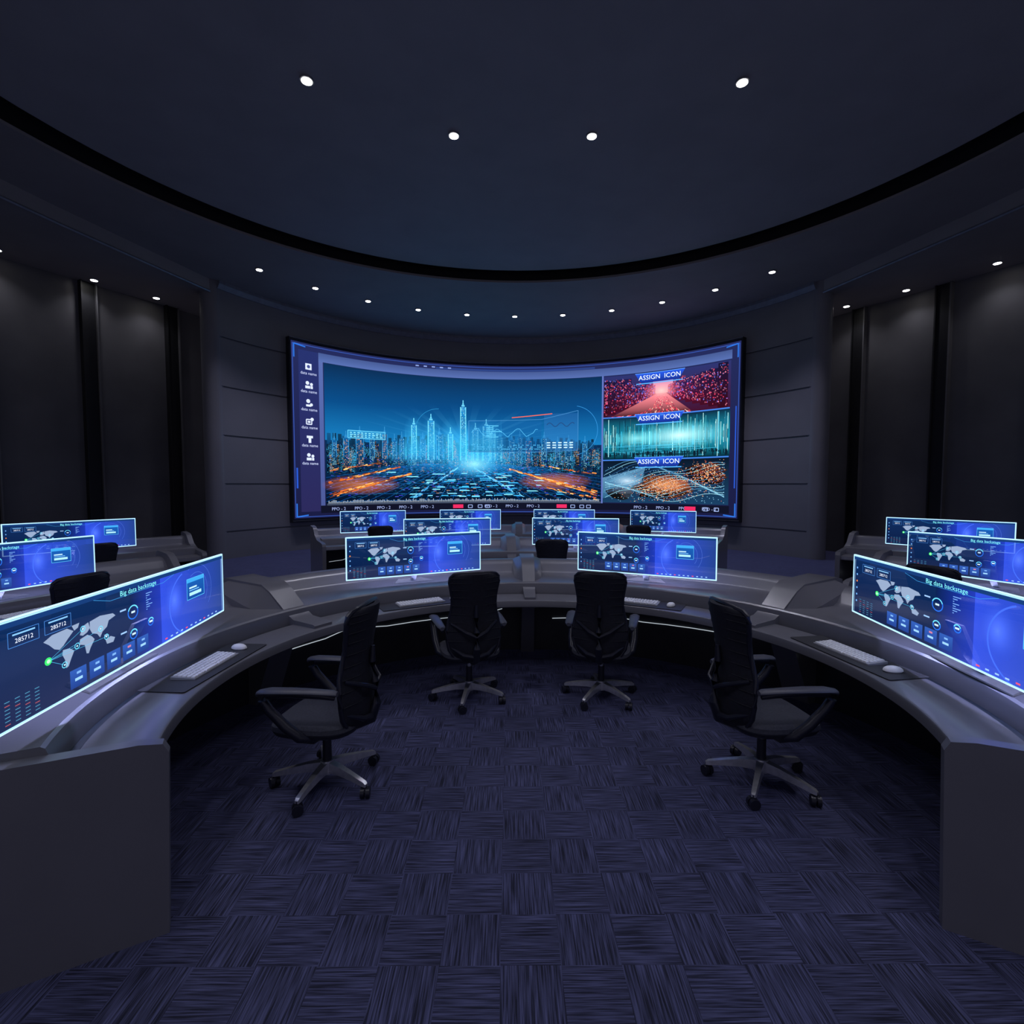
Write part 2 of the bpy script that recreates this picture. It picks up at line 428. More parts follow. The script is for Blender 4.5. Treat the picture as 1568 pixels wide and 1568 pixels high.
for i in range(190):
    x = R.uniform(0.8, 99.2); h = R.uniform(1, 9) * (1.25 - abs(x - 50) / 90)
    g = R.uniform(.5, 1); bld(x, R.uniform(.5, 1.3), 40, 45 + h, (int(10 * g), int(52 * g), int(96 * g)), (int(20 * g), int(84 * g), int(132 * g)), 2, False)
for i in range(260):
    x = R.uniform(0.8, 99.2); h = R.uniform(-5, 7) * (1.2 - abs(x - 50) / 90); y0 = R.uniform(22, 37)
    g = R.uniform(.3, 1); bld(x, R.uniform(.8, 1.7), y0, max(y0 + 5, 41 + h * (y0 / 30)), (4, int(20 * g), int(46 * g)), (10, int(54 * g), int(98 * g)), 3, True,
        (70, 190, 245) if R.random() < .75 else (255, 190, 120), .62)
towers = [(49, 1.9, 77), (37.2, 2.1, 65), (31, 1.7, 61), (40.3, 2.4, 54), (11.8, 2.6, 52), (20.5, 1.7, 53), (26.6, 1.5, 50), (44.3, 1.7, 55), (53.5, 1.9, 59), (57.5, 2.3, 62),
          (62.5, 2.1, 53), (34.2, 1.8, 50), (67, 1.8, 51), (73.2, 2.2, 50), (79, 1.8, 52), (16, 1.6, 49), (7, 1.8, 48), (88, 2.0, 49), (94, 1.6, 48), (60, 1.5, 57), (3, 1.4, 46), (24, 1.3, 48), (70, 1.4, 53), (84, 1.5, 48)]
for x, w, t in towers:
    hot = x in (49, 37.2, 57.5, 53.5, 44.3, 60, 31)
    bld(x, w, 28, t, (5, 34, 66), (16, 84, 140) if not hot else (28, 130, 195), 5, True, (160, 240, 255) if x not in (11.8, 20.5, 73.2, 7) else (255, 200, 150), .75 if hot else .6)
    ec = (120, 225, 255) if hot else (46, 130, 185)
    C.line((X(x - w / 2), Y(34)), (X(x - w / 2), Y(t)), .022, ec, 7); C.line((X(x + w / 2), Y(34)), (X(x + w / 2), Y(t)), .022, ec, 7)
    bld(x, w * .6, t, t + 1.6, (24, 100, 160), ec, 5, False)
    bld(x, w * .3, t + 1.6, t + 2.8, (40, 130, 190), ec, 5, False)
    C.line((X(x), Y(t + 2)), (X(x), Y(t + 5.5)), .024, ec, 5)
    if hot: C.disc(X(x), Y(48), .42, (80, 220, 255, .38), 8.5, 16, (50, 170, 240, 0), .9, mat=M_GLOW)
for x in (28, 36, 40, 45, 47.8, 50.2, 52, 54, 56, 63):
    C.rect(X(x - .12), Y(34), X(x + .12), Y(R.uniform(56, 70)), (90, 230, 255, .85), 8, (60, 190, 255, 0.0), mat=M_GLOW)
for i in range(-16, 17):
    C.line((X(50 + i * .9), Y(31)), (X(min(100, max(0, 50 + i * 5.2))), Y(1 if abs(i * 5.2) < 50 else 1 + (abs(i * 5.2) - 50) * .55)), .018, (18, 105, 170), 6, (12, 60, 120))
for k in range(14):
    y = 2 + 27 * (1 - math.exp(-k / 5.0)) / .93; w = 48 - k * 1.6
    C.line((X(50 - w), Y(y)), (X(50 + w), Y(y)), .016, (14, 76, 135), 6)
for i in range(5200):
    y = 3 + 43 * R.random() ** .62; x = R.uniform(.8, 99.2)
    s_ = .14 + (45 - y) / 45 * .36; near = math.exp(-((x - 52) / 24) ** 2)
    g = R.uniform(.25, 1) * (.55 + .5 * near); g = min(g, 1)
    c = (int(50 * g), int(180 * g), int(245 * g))
    if R.random() < .13: c = (int(255 * g), int(165 * g), int(80 * g))
    if R.random() < .09: c = (int(220 * g), int(245 * g), 255)
    C.rect(X(x), Y(y), X(min(99.5, x + s_ * R.uniform(.5, 3.2))), Y(y + s_ * .65), c, 7)
for i in range(80):
    x = R.gauss(50, 18); y = R.uniform(4, 24)
    if 2 < x < 92:
        w = R.uniform(1, 5); k = (50 - x) / 50
        C.poly([(X(x), Y(y)), (X(x + w), Y(y)), (X(x + w * .9 + k), Y(y + .7)), (X(x + .2 + k), Y(y + .7))], R.choice([(60, 180, 235), (130, 225, 255), (30, 120, 190)]), 8)
def road(p, q, n, spread, cols):
    for i in range(n):
        t = R.random(); t2 = min(1, t + R.uniform(.02, .10)); o = R.gauss(0, spread)
        a = (p[0] + (q[0] - p[0]) * t, p[1] + (q[1] - p[1]) * t + o * (1 - t * .7)); b = (p[0] + (q[0] - p[0]) * t2, p[1] + (q[1] - p[1]) * t2 + o * (1 - t2 * .7))
        if min(a[0], b[0]) < .5 or max(a[0], b[0]) > 99.5 or min(a[1], b[1]) < .5: continue
        C.line((X(a[0]), Y(a[1])), (X(b[0]), Y(b[1])), R.uniform(.012, .036), R.choice(cols), 9)
OR = [(255, 150, 60), (255, 200, 120), (220, 105, 40), (150, 70, 35), (110, 55, 40)]
road((0, 5), (30, 23), 110, .9, OR); road((0, 15), (26, 28), 60, .6, OR); road((0, 24), (20, 31), 30, .6, OR)
road((99, 7), (66, 27), 110, 1.0, OR); road((99, 3), (80, 12), 40, 1.0, OR); road((99, 22), (78, 30), 30, .6, OR)
road((30, 3), (47, 28), 40, .8, [(60, 150, 210), (120, 210, 255)]); road((72, 3), (53, 28), 40, .8, [(60, 150, 210), (120, 210, 255)])
C.disc(X(52), Y(40), 2.4, (60, 205, 255, .45), 12, 28, (40, 160, 250, 0), 1.0, mat=M_GLOW)
C.disc(X(53), Y(31), 1.0, (160, 245, 255, .7), 13, 28, (40, 170, 250, 0), .5, mat=M_GLOW)
C.disc(X(31), Y(40), 1.3, (60, 205, 255, .35), 12, 28, (40, 160, 250, 0), .5, mat=M_GLOW)
C.disc(X(12), Y(14), 1.3, (255, 150, 60, .4), 12, 24, (255, 120, 40, 0), .32, mat=M_GLOW)
C.disc(X(83), Y(17), 1.3, (255, 150, 60, .4), 12, 24, (255, 120, 40, 0), .32, mat=M_GLOW)
H = (80, 180, 230)
C.rect(X(51), Y(41), X(78), Y(66), (14, 70, 125, .5), 14, (20, 90, 155, .4), mat=M_GLOW)
C.rect(X(79), Y(42), X(91.5), Y(72), (50, 120, 185, .4), 14, (40, 100, 165, .35), mat=M_GLOW)
C.path([(X(51), Y(66)), (X(78), Y(67.5)), (X(91.5), Y(74)), (X(91.5), Y(42)), (X(79), Y(41)), (X(51), Y(41)), (X(51), Y(66))], .02, (60, 125, 180), 15)
C.line((X(67), Y(69)), (X(82), Y(72)), .03, (220, 100, 80), 15)
P = [(X(52 + i * .85), Y(57 + 3 * math.sin(i * .7) + R.uniform(-1, 1))) for i in range(30)]; C.path(P, .015, H, 15)
for r_ in range(3):
    for i in range(52):
        if R.random() < .6: C.rect(X(52 + i * .5), Y(43 + r_ * 1.6), X(52 + i * .5 + .3), Y(43.8 + r_ * 1.6), H, 15)
for i in range(7): C.rect(X(57.5), Y(53 + i * 1.5), X(57.5 + R.uniform(2, 6)), Y(53.6 + i * 1.5), (90, 190, 230), 16)
P = [(X(80 + i * .6), Y(63 + 1.6 * math.sin(i * .9))) for i in range(18)]; C.path(P, .03, (30, 70, 120), 16)
for i in range(3):
    for k in range(5): C.rect(X(80 + k * 2.1), Y(44 + i * 2), X(81.3 + k * 2.1), Y(44.9 + i * 2), (190, 225, 245), 16)
C.arc(X(89.5), Y(58), .85, .015, (50, 140, 205), 15, -80, 80); C.arc(X(40), Y(56), .8, .012, (40, 140, 195), 15, 90, 270)
C.rect(X(7.5), Y(48.5), X(20.5), Y(54), (60, 170, 220, .3), 14, mat=M_GLOW); C.frame(X(7.5), Y(48.5), X(20.5), Y(54), .02, (100, 200, 235), 15)
for i in range(9):
    for k in range(3): C.rect(X(8.2 + i * 1.3), Y(49.4 + k * 1.4), X(8.2 + i * 1.3 + R.uniform(.4, 1.0)), Y(50 + k * 1.4), (140, 225, 250), 15)
for i in range(200): C.rect(X(.5 + i * .496), Y(.6), X(.72 + i * .496), Y(1.5 + R.random() * 1.8), (165, 178, 192), 16)
C.rect(-48.1, 1.04, 52.3, 1.27, (14, 16, 34), 1)
C.rect(-46.9, 1.27, 21.8, 1.33, (60, 70, 90), 17)
u = -44
while u < 50:
    if -7.5 < u < 9 or u > 27 or u < -18: C.text('PPO - 2', u, 1.15, .14, (150, 165, 215), 3)
    u += 5.4
for u in (-14.6, 11.9, 43.4): C.rect(u - 1.3, 1.09, u + 1.3, 1.22, (215, 40, 90), 4)
for u in (-12, -9.5, -7.6, 14.2, 16.5, 18.2, 46.5, 49): C.frame(u, 1.1, u + 1.0, 1.2, .02, (150, 170, 220), 4)
# right-hand pictures ------------------------------------------
def XR(x): return 22.2 + .299 * x
def panel(v0, v1):
    return lambda y: v0 + (v1 - v0) * y / 100
C.rect(21.8, 1.27, 22.2, 5.6, (90, 108, 175), 1)
# 1: avenue of red-lit towers in perspective
P1 = panel(4.17, 5.56)
C.rect(XR(0), P1(0), XR(100), P1(100), (60, 14, 40), 1, (40, 46, 100))
C.rect(XR(40), P1(50), XR(56), P1(98), (250, 170, 170), 1.5, (70, 110, 190))
for s_ in (-1, 1):
    for k in range(9):
        t0 = k / 9.0; xo = 47 + s_ * (5 + 46 * (1 - t0) ** 1.5); xi = 47 + s_ * (5 + 46 * (1 - (t0 + .111)) ** 1.5 if t0 < .88 else 5)
        top = 62 + 36 * (1 - t0) + R.uniform(-8, 6); g = .45 + .5 * t0
        x0, x1 = sorted((max(.5, min(99.5, xo)), max(.5, min(99.5, xi))))
        C.rect(XR(x0), P1(3 + 46 * t0), XR(x1), P1(min(98, top)), (int(110 * g), int(18 * g), int(52 * g)), 2, (int(44 * g), int(40 * g), int(110 * g)))
        for q in range(70):
            xx = R.uniform(x0, x1); yy = R.uniform(6 + 46 * t0, min(96, top)); gg = R.uniform(.4, 1)
            c = R.choice([(255, 90, 130), (255, 140, 170), (120, 130, 255), (230, 60, 100)])
            C.rect(XR(xx), P1(yy), XR(min(x1 + .2, xx + R.uniform(.3, 1.1))), P1(min(98, yy + R.uniform(.8, 3.5))), tuple(int(v_ * gg) for v_ in c), 3)
C.quad((XR(6), P1(1)), (XR(72), P1(1)), (XR(50.5), P1(50)), (XR(43.5), P1(50)), (46, 10, 26), (240, 130, 140), 4)
for i in range(340):
    t = R.random() ** .7; x = 47 + R.uniform(-38, 24) * t; y = 50 - 48 * t
    C.line((XR(x), P1(y)), (XR(x + (x - 47) * .10), P1(max(1, y - 5 * t))), .016, R.choice([(255, 90, 100), (255, 60, 90), (255, 200, 180), (170, 30, 60), (90, 20, 50)]), 5)
C.disc(XR(47), P1(56), .6, (255, 200, 190, .75), 6, 20, (230, 80, 110, 0), .42, mat=M_GLOW)
P2 = panel(2.74, 4.15)
C.rect(XR(0), P2(45), XR(100), P2(100), (24, 140, 165), 1, (10, 34, 58)); C.rect(XR(0), P2(0), XR(100), P2(45), (4, 20, 34), 1, (24, 140, 165))
for i in range(460):
    x = R.uniform(.5, 98.5); h = abs(R.gauss(0, 20)) + 4; g = R.uniform(.3, 1); c = R.choice([(100, 240, 255), (190, 255, 255), (60, 190, 230), (40, 140, 180), (20, 90, 130)])
    C.rect(XR(x), P2(max(2, 48 - h * .8)), XR(x + R.uniform(.2, .6)), P2(min(97, 48 + h)), tuple(int(q * g) for q in c), 2)
for i in range(50):
    x = R.uniform(1, 70); y = R.uniform(4, 40); C.rect(XR(x), P2(y), XR(x + R.uniform(5, 28)), P2(y + .8), (60, 170, 205), 3)
C.disc(XR(62), P2(52), 1.5, (210, 255, 255, .85), 6, 24, (80, 220, 240, 0), .45, mat=M_GLOW)
C.disc(XR(28), P2(50), .9, (160, 250, 255, .6), 6, 24, (80, 220, 240, 0), .28, mat=M_GLOW)
for i in range(120):
    x = R.uniform(1, 98); C.rect(XR(x), P2(R.uniform(2, 14)), XR(x + .8), P2(R.uniform(14, 20)), (10, 30, 44), 4)
# 3: coastline terrain with lit city streets
P3 = panel(1.3, 2.72)
C.rect(XR(0), P3(0), XR(100), P3(100), (22, 56, 88), 1, (8, 20, 36))
C.quad((XR(0), P3(10)), (XR(30), P3(30)), (XR(35), P3(85)), (XR(0), P3(60)), (40, 88, 122), (84, 130, 162), 2)
def land3(cx, cy, rx, ry, n, c0, L):
    pts = []
    for i in range(n):
        a = 2 * math.pi * i / n; q = R.uniform(.75, 1.12)
        pts.append((max(.6, min(99.4, cx + rx * q * math.cos(a))), max(1, min(98, cy + ry * q * math.sin(a)))))
    for i in range(n):
        a, b = pts[i], pts[(i + 1) % n]
        sh = .7 + .5 * math.sin(2 * math.pi * i / n + .8)
        for k in range(3):
            t0, t1 = k / 3, (k + 1) / 3
            m = lambda p, t: (XR(cx + (p[0] - cx) * t), P3(cy + (p[1] - cy) * t))
            j = R.uniform(.75, 1.2) * sh; c = tuple(min(255, int(v_ * j)) for v_ in c0)
            if k == 0: C.poly([m(a, 0), m(a, t1), m(b, t1)], c, L)
            else: C.poly([m(a, t0), m(a, t1), m(b, t1), m(b, t0)], c, L)
land3(50, 34, 27, 30, 26, (92, 50, 36), 2.6); land3(83, 66, 16, 27, 22, (52, 28, 26), 3.2); land3(14, 22, 12, 16, 14, (60, 70, 84), 2.6)
for i in range(18):
    P = [(XR(2 + k * 5), P3(12 + i * 4 + 14 * math.sin(k * .45 + i * .35) + 8 * math.sin(k * .2))) for k in range(20)]
    C.path(P, .013, R.choice([(80, 145, 185), (140, 200, 220), (40, 84, 134)]), 4.2)
for i in range(1300):
    if R.random() < .6: x, y = R.gauss(50, 14), R.gauss(38, 15)
    else: x, y = R.gauss(83, 8), R.gauss(66, 13)
    if 1 < x < 98 and 2 < y < 97:
        C.rect(XR(x), P3(y), XR(x + R.uniform(.25, .9)), P3(y + 1.1), R.choice([(255, 170, 110), (230, 120, 75), (255, 220, 170), (150, 80, 56), (120, 44, 44)]), 5)
for i in range(300):
    x, y = R.uniform(1, 97), R.uniform(3, 85); C.rect(XR(x), P3(y), XR(x + .5), P3(y + 1.2), (130, 195, 225), 5)
C.disc(XR(20), P3(52), .6, (210, 235, 250, .7), 6, 16, (120, 180, 220, 0), .25, mat=M_GLOW)
C.disc(XR(52), P3(42), .8, (255, 180, 120, .5), 6, 16, (255, 140, 80, 0), .28, mat=M_GLOW)
for v in (5.40, 4.08, 2.66):
    C.quad((XR(30.5), v - .15), (XR(61), v - .15), (XR(65.5), v + .15), (XR(26), v + .15), (22, 42, 130), (36, 82, 210), 9)
    C.line((XR(27), v - .18), (XR(64), v - .18), .03, (80, 170, 255), 10); C.line((XR(26), v + .15), (XR(65.5), v + .15), .02, (90, 150, 240), 10)
    C.text('ASSIGN  ICON', XR(45.7), v, .21, (230, 244, 255), 13)
C.line((XR(0), P1(0)), (XR(100), P1(0)), .04, (60, 120, 210), 9); C.line((XR(0), P2(0)), (XR(100), P2(0)), .04, (60, 120, 210), 9)
mb.obj('curved_video_wall', recalc=False)

# ------------------------------------------------------------------ desks
def prof_main(R0):
    p = [(0, .69), (0.0, .740), (.004, .748), (.012, .752), (.285, .755), (.295, .735), (.33, .735), (.335, .82), (.345, .85), (.36, .86), (.86, .862), (.91, .885), (.96, .95), (1.03, .99), (1.1, 1.0), (1.16, .98), (1.18, .93),
         (1.18, 0), (.88, 0), (.88, .62), (.3, .66), (.03, .675)]
    return [(R0 + r, z) for r, z in p]
def build_desk(name, R0, a0, a1, nst, divw, angs=None):
    mb = MB(); n = max(6, int((a1 - a0) / 2))
    mb.sweep(prof_main(R0), (CX, CY), a0, a1, n, M_DESK)
    mb.sweep([(R0 + .297, .737), (R0 + .297, .742), (R0 + .329, .742), (R0 + .329, .737)], (CX, CY), a0, a1, n, M_GROOVE)
    mb.sweep([(R0 + .86, 0.0), (R0 + .86, .61), (R0 + .878, .61), (R0 + .878, 0.0)], (CX, CY), a0, a1, n, M_DESKD)
    mb.sweep([(R0 + 1.185, 0.08), (R0 + 1.2, .1), (R0 + 1.2, .78), (R0 + 1.185, .8)], (CX, CY), a0 + .3, a1 - .3, n, M_DESKD)
    dp = [(R0 + .04, .67), (R0 + .04, .772), (R0 + .06, .78), (R0 + .28, .79), (R0 + .34, .82), (R0 + .56, .985), (R0 + .66, 1.035), (R0 + 1.14, 1.05), (R0 + 1.215, 1.03), (R0 + 1.215, 0), (R0 + .78, 0), (R0 + .5, .62)]
    st = (a1 - a0) / nst
    for i in range(1, nst):
        a = a0 + st * i; w = divw[min(i - 1, len(divw) - 1)]; h = math.degrees(w / 2 / (R0 + .5))
        mb.sweep(dp, (CX, CY), a - h, a + h, 2, M_DESK)
        mb.sweep([(R0 + .775, .40), (R0 + .72, .405), (R0 + .72, .41), (R0 + .775, .412)], (CX, CY), a - h * .8, a + h * .8, 1, M_LED)
        for sg in (-1, 1):
            q0 = [(R0 + .34, .755), (R0 + .34, .79), (R0 + .56, .97), (R0 + .66, 1.02), (R0 + 1.1, 1.03), (R0 + 1.1, .755)]
            q1 = [(R0 + .5, .755), (R0 + .5, .76), (R0 + .62, .86), (R0 + .72, .88), (R0 + 1.1, .99), (R0 + 1.1, .755)]
            rings = []
            for q, off in ((q0, h), (q1, h * 2.1)):
                c = rad(a + sg * off); rings.append([(CX + r * math.cos(c), CY + r * math.sin(c), z) for r, z in q])
            mb.loft(rings, M_DESK)
    ep = [(R0 - .03, .0), (R0 - .05, .76), (R0 - .03, .80), (R0 + .05, .815), (R0 + .5, .83), (R0 + .72, .90), (R0 + .84, 1.0), (R0 + .92, 1.04), (R0 + 1.18, 1.06), (R0 + 1.23, 1.03), (R0 + 1.23, 0)]
    h = math.degrees(.07 / (R0 + .5))
    mb.sweep(ep, (CX, CY), a0 - h, a0, 1, M_DESK); mb.sweep(ep, (CX, CY), a1, a1 + h, 1, M_DESK)
    for i in range(nst):
        am = a0 + st * (i + .5)
        pts = []
        for fa, z in ((-.40, .47), (-.32, .41), (.05, .39), (.20, .43), (.28, .38), (.40, .36)):
            a = rad(am + fa * st); pts.append((CX + (R0 + .852) * math.cos(a), CY + (R0 + .852) * math.sin(a), z))
        full = []
        for p, q in zip(pts[:-1], pts[1:]):
            for k in range(4):
                v = Vector(p).lerp(Vector(q), k / 4); d = Vector((v.x - CX, v.y - CY)); d = d.normalized() * (R0 + .852); full.append((CX + d.x, CY + d.y, v.z))
        full.append(pts[-1]); mb.tube(full, .0035, M_LED, 6)
    return mb.obj(name, sharp=28)
RA, RB, RCC = 1.88, 4.34, 7.04
build_desk('curved_console_desk', RA, -28, 208, 4, (.2, .13, .2))
build_desk('curved_console_desk', RB, 69, 115, 2, (.14,))
build_desk('curved_console_desk', RB, 144, 188, 2, (.14,))
build_desk('curved_console_desk', RB, -8, 36, 2, (.14,))
build_desk('curved_console_desk', RCC, 60.5, 119.5, 4, (.14,))
build_desk('curved_console_desk', RCC, 135, 165, 2, (.14,))
build_desk('curved_console_desk', RCC, 15, 45, 2, (.14,))

# ------------------------------------------------------------------ monitor
def make_monitor():
    mb = MB(); W, H0, H1 = 1.6, .092, .494
    mb.loft([[(-.05, .012, .27), (.05, .012, .27), (.05, .03, .27), (-.05, .03, .27)], [(-.035, .10, .08), (.035, .10, .08), (.035, .125, .08), (-.035, .125, .08)], [(-.03, .15, .012), (.03, .15, .012), (.03, .18, .012), (-.03, .18, .012)]], M_CHROME)
    mb.add([(-.24, .09, .0), (.24, .09, .0), (.15, .27, .0), (-.15, .27, .0), (-.24, .09, .008), (.24, .09, .008), (.14, .27, .014), (-.14, .27, .014)],
           [(0, 1, 2, 3), (4, 5, 6, 7), (0, 1, 5, 4), (1, 2, 6, 5), (2, 3, 7, 6), (3, 0, 4, 7)], M_CHROME)
    C = Canvas(mb, lambda u, v, L: (u, .001 - .0009 * L, v), M_DISP)
    w2 = W / 2
    sx = lambda f: -w2 + W * f
    sy = lambda f: H0 + (H1 - H0) * f
    A = .84
    C.rect(sx(0), sy(0), sx(.44), sy(1), (8, 26, 66, A), 1, (14, 44, 92, A), mat=M_GLASS)
    C.rect(sx(.585), sy(0), sx(1), sy(1), (48, 80, 226, A), 1, cr=(36, 66, 140, A), mat=M_GLASS)
    C.rect(sx(.44), sy(0), sx(.585), sy(1), (11, 34, 80, A), 1, cr=(30, 56, 180, A), mat=M_GLASS)
    C.disc(sx(.66), sy(.55), .10, (84, 120, 255, .9), 1.5, 20, (46, 78, 212, 0), .14, mat=M_GLASS)
    C.arc(sx(.75), sy(.45), .19, .008, (66, 104, 240), 2, 110, 250)
    for a in (.12, .17): C.arc(sx(.80), sy(.55), a, .002, (84, 120, 220), 2, -40, 120)
    C.rect(sx(0), sy(.93), sx(1), sy(1), (22, 56, 112), 2)
    B = (170, 225, 255)
    C.frame(sx(.0025), sy(.01), sx(.9975), sy(.99), .006, B, 5)
    C.text('Big data backstage', sx(.48), sy(.90), .036, (130, 240, 250), 4)
    C.path([(sx(.3), sy(.93)), (sx(.36), sy(.86)), (sx(.60), sy(.86)), (sx(.66), sy(.93))], .002, (60, 150, 220), 3)
    def land(pts, c=(140, 158, 188)):
        C.poly([(sx(.14 + x * .24), sy(.28 + y * .46)) for x, y in pts], c, 3)
    land([(.02, .86), (.12, .95), (.30, .97), (.38, .86), (.30, .72), (.25, .62), (.20, .56), (.14, .62), (.08, .76)])
    land([(.36, .99), (.46, 1.0), (.44, .90), (.39, .86)])
    land([(.24, .52), (.32, .50), (.38, .40), (.34, .26), (.30, .10), (.27, .08), (.26, .28), (.23, .42)])
    land([(.46, .70), (.50, .88), (.58, .93), (.60, .78), (.56, .70), (.50, .66)])
    land([(.46, .60), (.56, .64), (.62, .56), (.66, .46), (.60, .30), (.57, .18), (.54, .2), (.52, .42), (.45, .48)])
    land([(.60, .93), (.75, .98), (.95, .92), (.99, .84), (.88, .78), (.85, .64), (.78, .56), (.74, .44), (.70, .56), (.63, .62), (.60, .74)])
    land([(.82, .32), (.90, .36), (.97, .28), (.94, .18), (.84, .20)])
    land([(.80, .46), (.84, .44), (.88, .40), (.82, .38)])
    C.disc(sx(.155), sy(.47), .016, (60, 230, 110), 4); C.disc(sx(.155), sy(.47), .008, (190, 255, 200), 5)
    for x, y in ((.20, .36), (.26, .66), (.32, .58), (.34, .46), (.24, .5)):
        C.arc(sx(x), sy(y), .012, .003, (110, 220, 255), 4, n=12); C.disc(sx(x), sy(y), .004, (200, 240, 255), 4, 8)
        C.line((sx(.155), sy(.47)), (sx(x), sy(y)), .0012, (80, 190, 240), 4)
    for x0 in (.06, .15): C.frame(sx(x0), sy(.74), sx(x0 + .075), sy(.88), .002, (70, 130, 210), 3); C.text('285712', sx(x0 + .0375), sy(.79), .024, (225, 235, 255), 4); C.rect(sx(x0 + .01), sy(.845), sx(x0 + .065), sy(.86), (130, 190, 240), 4)
    for i in range(6): C.disc(sx(.025), sy(.22 + i * .115), .007, (110, 170, 240) if i != 3 else (240, 130, 60), 3, 8)
    for i in range(7):
        for k in range(4): C.rect(sx(.045 + k * .024), sy(.05 + i * .035), sx(.057 + k * .024), sy(.058 + i * .035), (70, 130, 165) if (i + k) % 5 else (160, 80, 90), 3)
    for x, y, r in ((.45, .62, .034), (.45, .34, .024), (.53, .4, .020)):
        C.arc(sx(x), sy(y), r, .006, (40, 110, 230), 3); C.arc(sx(x), sy(y), r, .006, (110, 220, 255), 4, 20, 160); C.rect(sx(x - .008), sy(y - .01), sx(x + .008), sy(y + .015), (200, 230, 255), 4)
    C.rect(sx(.395), sy(.68), sx(.42), sy(.70), (150, 190, 240), 4); C.rect(sx(.395), sy(.40), sx(.42), sy(.42), (150, 190, 240), 4)
    for i in range(8): C.rect(sx(.51), sy(.58 + i * .03), sx(.515 + .03 * ((i * 7 % 5) / 5)), sy(.59 + i * .03), (120, 170, 240), 4)
    for i in range(5):
        x0 = .215 + i * .062
        C.rect(sx(x0), sy(.06), sx(x0 + .052), sy(.26), (34, 62, 136), 3, (48, 88, 172)); C.rect(sx(x0 + .014), sy(.13), sx(x0 + .038), sy(.16), (150, 200, 250), 4); C.rect(sx(x0 + .02), sy(.2), sx(x0 + .034), sy(.225), (200, 120, 150) if i == 3 else (120, 170, 230), 4)
    C.rect(sx(.735), sy(.46), sx(.85), sy(.78), (20, 70, 150), 3, (24, 90, 170)); C.frame(sx(.735), sy(.46), sx(.85), sy(.78), .003, (90, 200, 250), 4)
    C.rect(sx(.735), sy(.72), sx(.85), sy(.78), (60, 160, 230), 4); C.rect(sx(.75), sy(.62), sx(.80), sy(.645), (190, 230, 255), 4)
    C.rect(sx(.75), sy(.51), sx(.83), sy(.56), (170, 225, 250), 4); C.rect(sx(.75), sy(.585), sx(.815), sy(.6), (120, 190, 240), 4)
    for i in range(12): C.rect(sx(.6 + i * .03), sy(.045), sx(.612 + i * .03), sy(.065), (150, 190, 250) if i % 4 else (230, 80, 110), 4)
    for a, b in (((0, .004, H1 + .002), (W + .008, .012, .005)), ((0, .004, H0 - .002), (W + .008, .012, .005)), ((-W / 2 - .002, .004, (H0 + H1) / 2), (.006, .012, H1 - H0)), ((W / 2 + .002, .004, (H0 + H1) / 2), (.006, .012, H1 - H0))):
        mb.box(a, b, M_EDGE)
    return mb.mesh('monitor', recalc=False)
ME_MON = make_monitor()

def make_keyboard():
    mb = MB(); mb.loft([[(-.22, -.07, 0), (.22, -.07, 0), (.22, .07, 0), (-.22, .07, 0)], [(-.22, -.07, .008), (.22, -.07, .008), (.22, .07, .016), (-.22, .07, .016)]], M_KEYB)
    for r in range(5):
        y = -.054 + r * .026; z = .010 + (y + .07) / .14 * .008
        x = -.212
        k = 0
        while x < .2:
            w = .022 if not (r == 0 and 4 <= k <= 4) else .12
            w = min(w, .212 - x); mb.box((x + w / 2, y, z + .003), (w, .021, .007), M_WHITE, taper=.86); x += w + .0045; k += 1
    return mb.mesh('keyboard', recalc=False)
def make_mouse():
    mb = MB(); rings = []
    for z, s_ in ((0, .88), (.006, 1), (.014, .97), (.022, .85), (.029, .62), (.033, .3), (.0335, .05)):
        rings.append([(.033 * s_ * math.cos(2 * math.pi * i / 24), .056 * s_ * math.sin(2 * math.pi * i / 24) - .004 * (1 - s_), z) for i in range(24)])
    mb.loft(rings, M_WHITE); mb.box((0, .03, .026), (.004, .02, .008), M_KEYB)
    return mb.mesh('computer_mouse')
def make_mat():
    mb = MB(); pts = []
    for cx, cy, a0 in ((.40, .12, 0), (-.40, .12, 90), (-.40, -.12, 180), (.40, -.12, 270)):
        for k in range(5): a = rad(a0 + k * 22.5); pts.append((cx + .012 * math.cos(a), cy + .012 * math.sin(a)))
    mb.loft([[(x, y, 0) for x, y in pts], [(x, y, .003) for x, y in pts]], M_MAT)
    return mb.mesh('desk_mat')
ME_KEY, ME_MOU, ME_MAT = make_keyboard(), make_mouse(), make_mat()

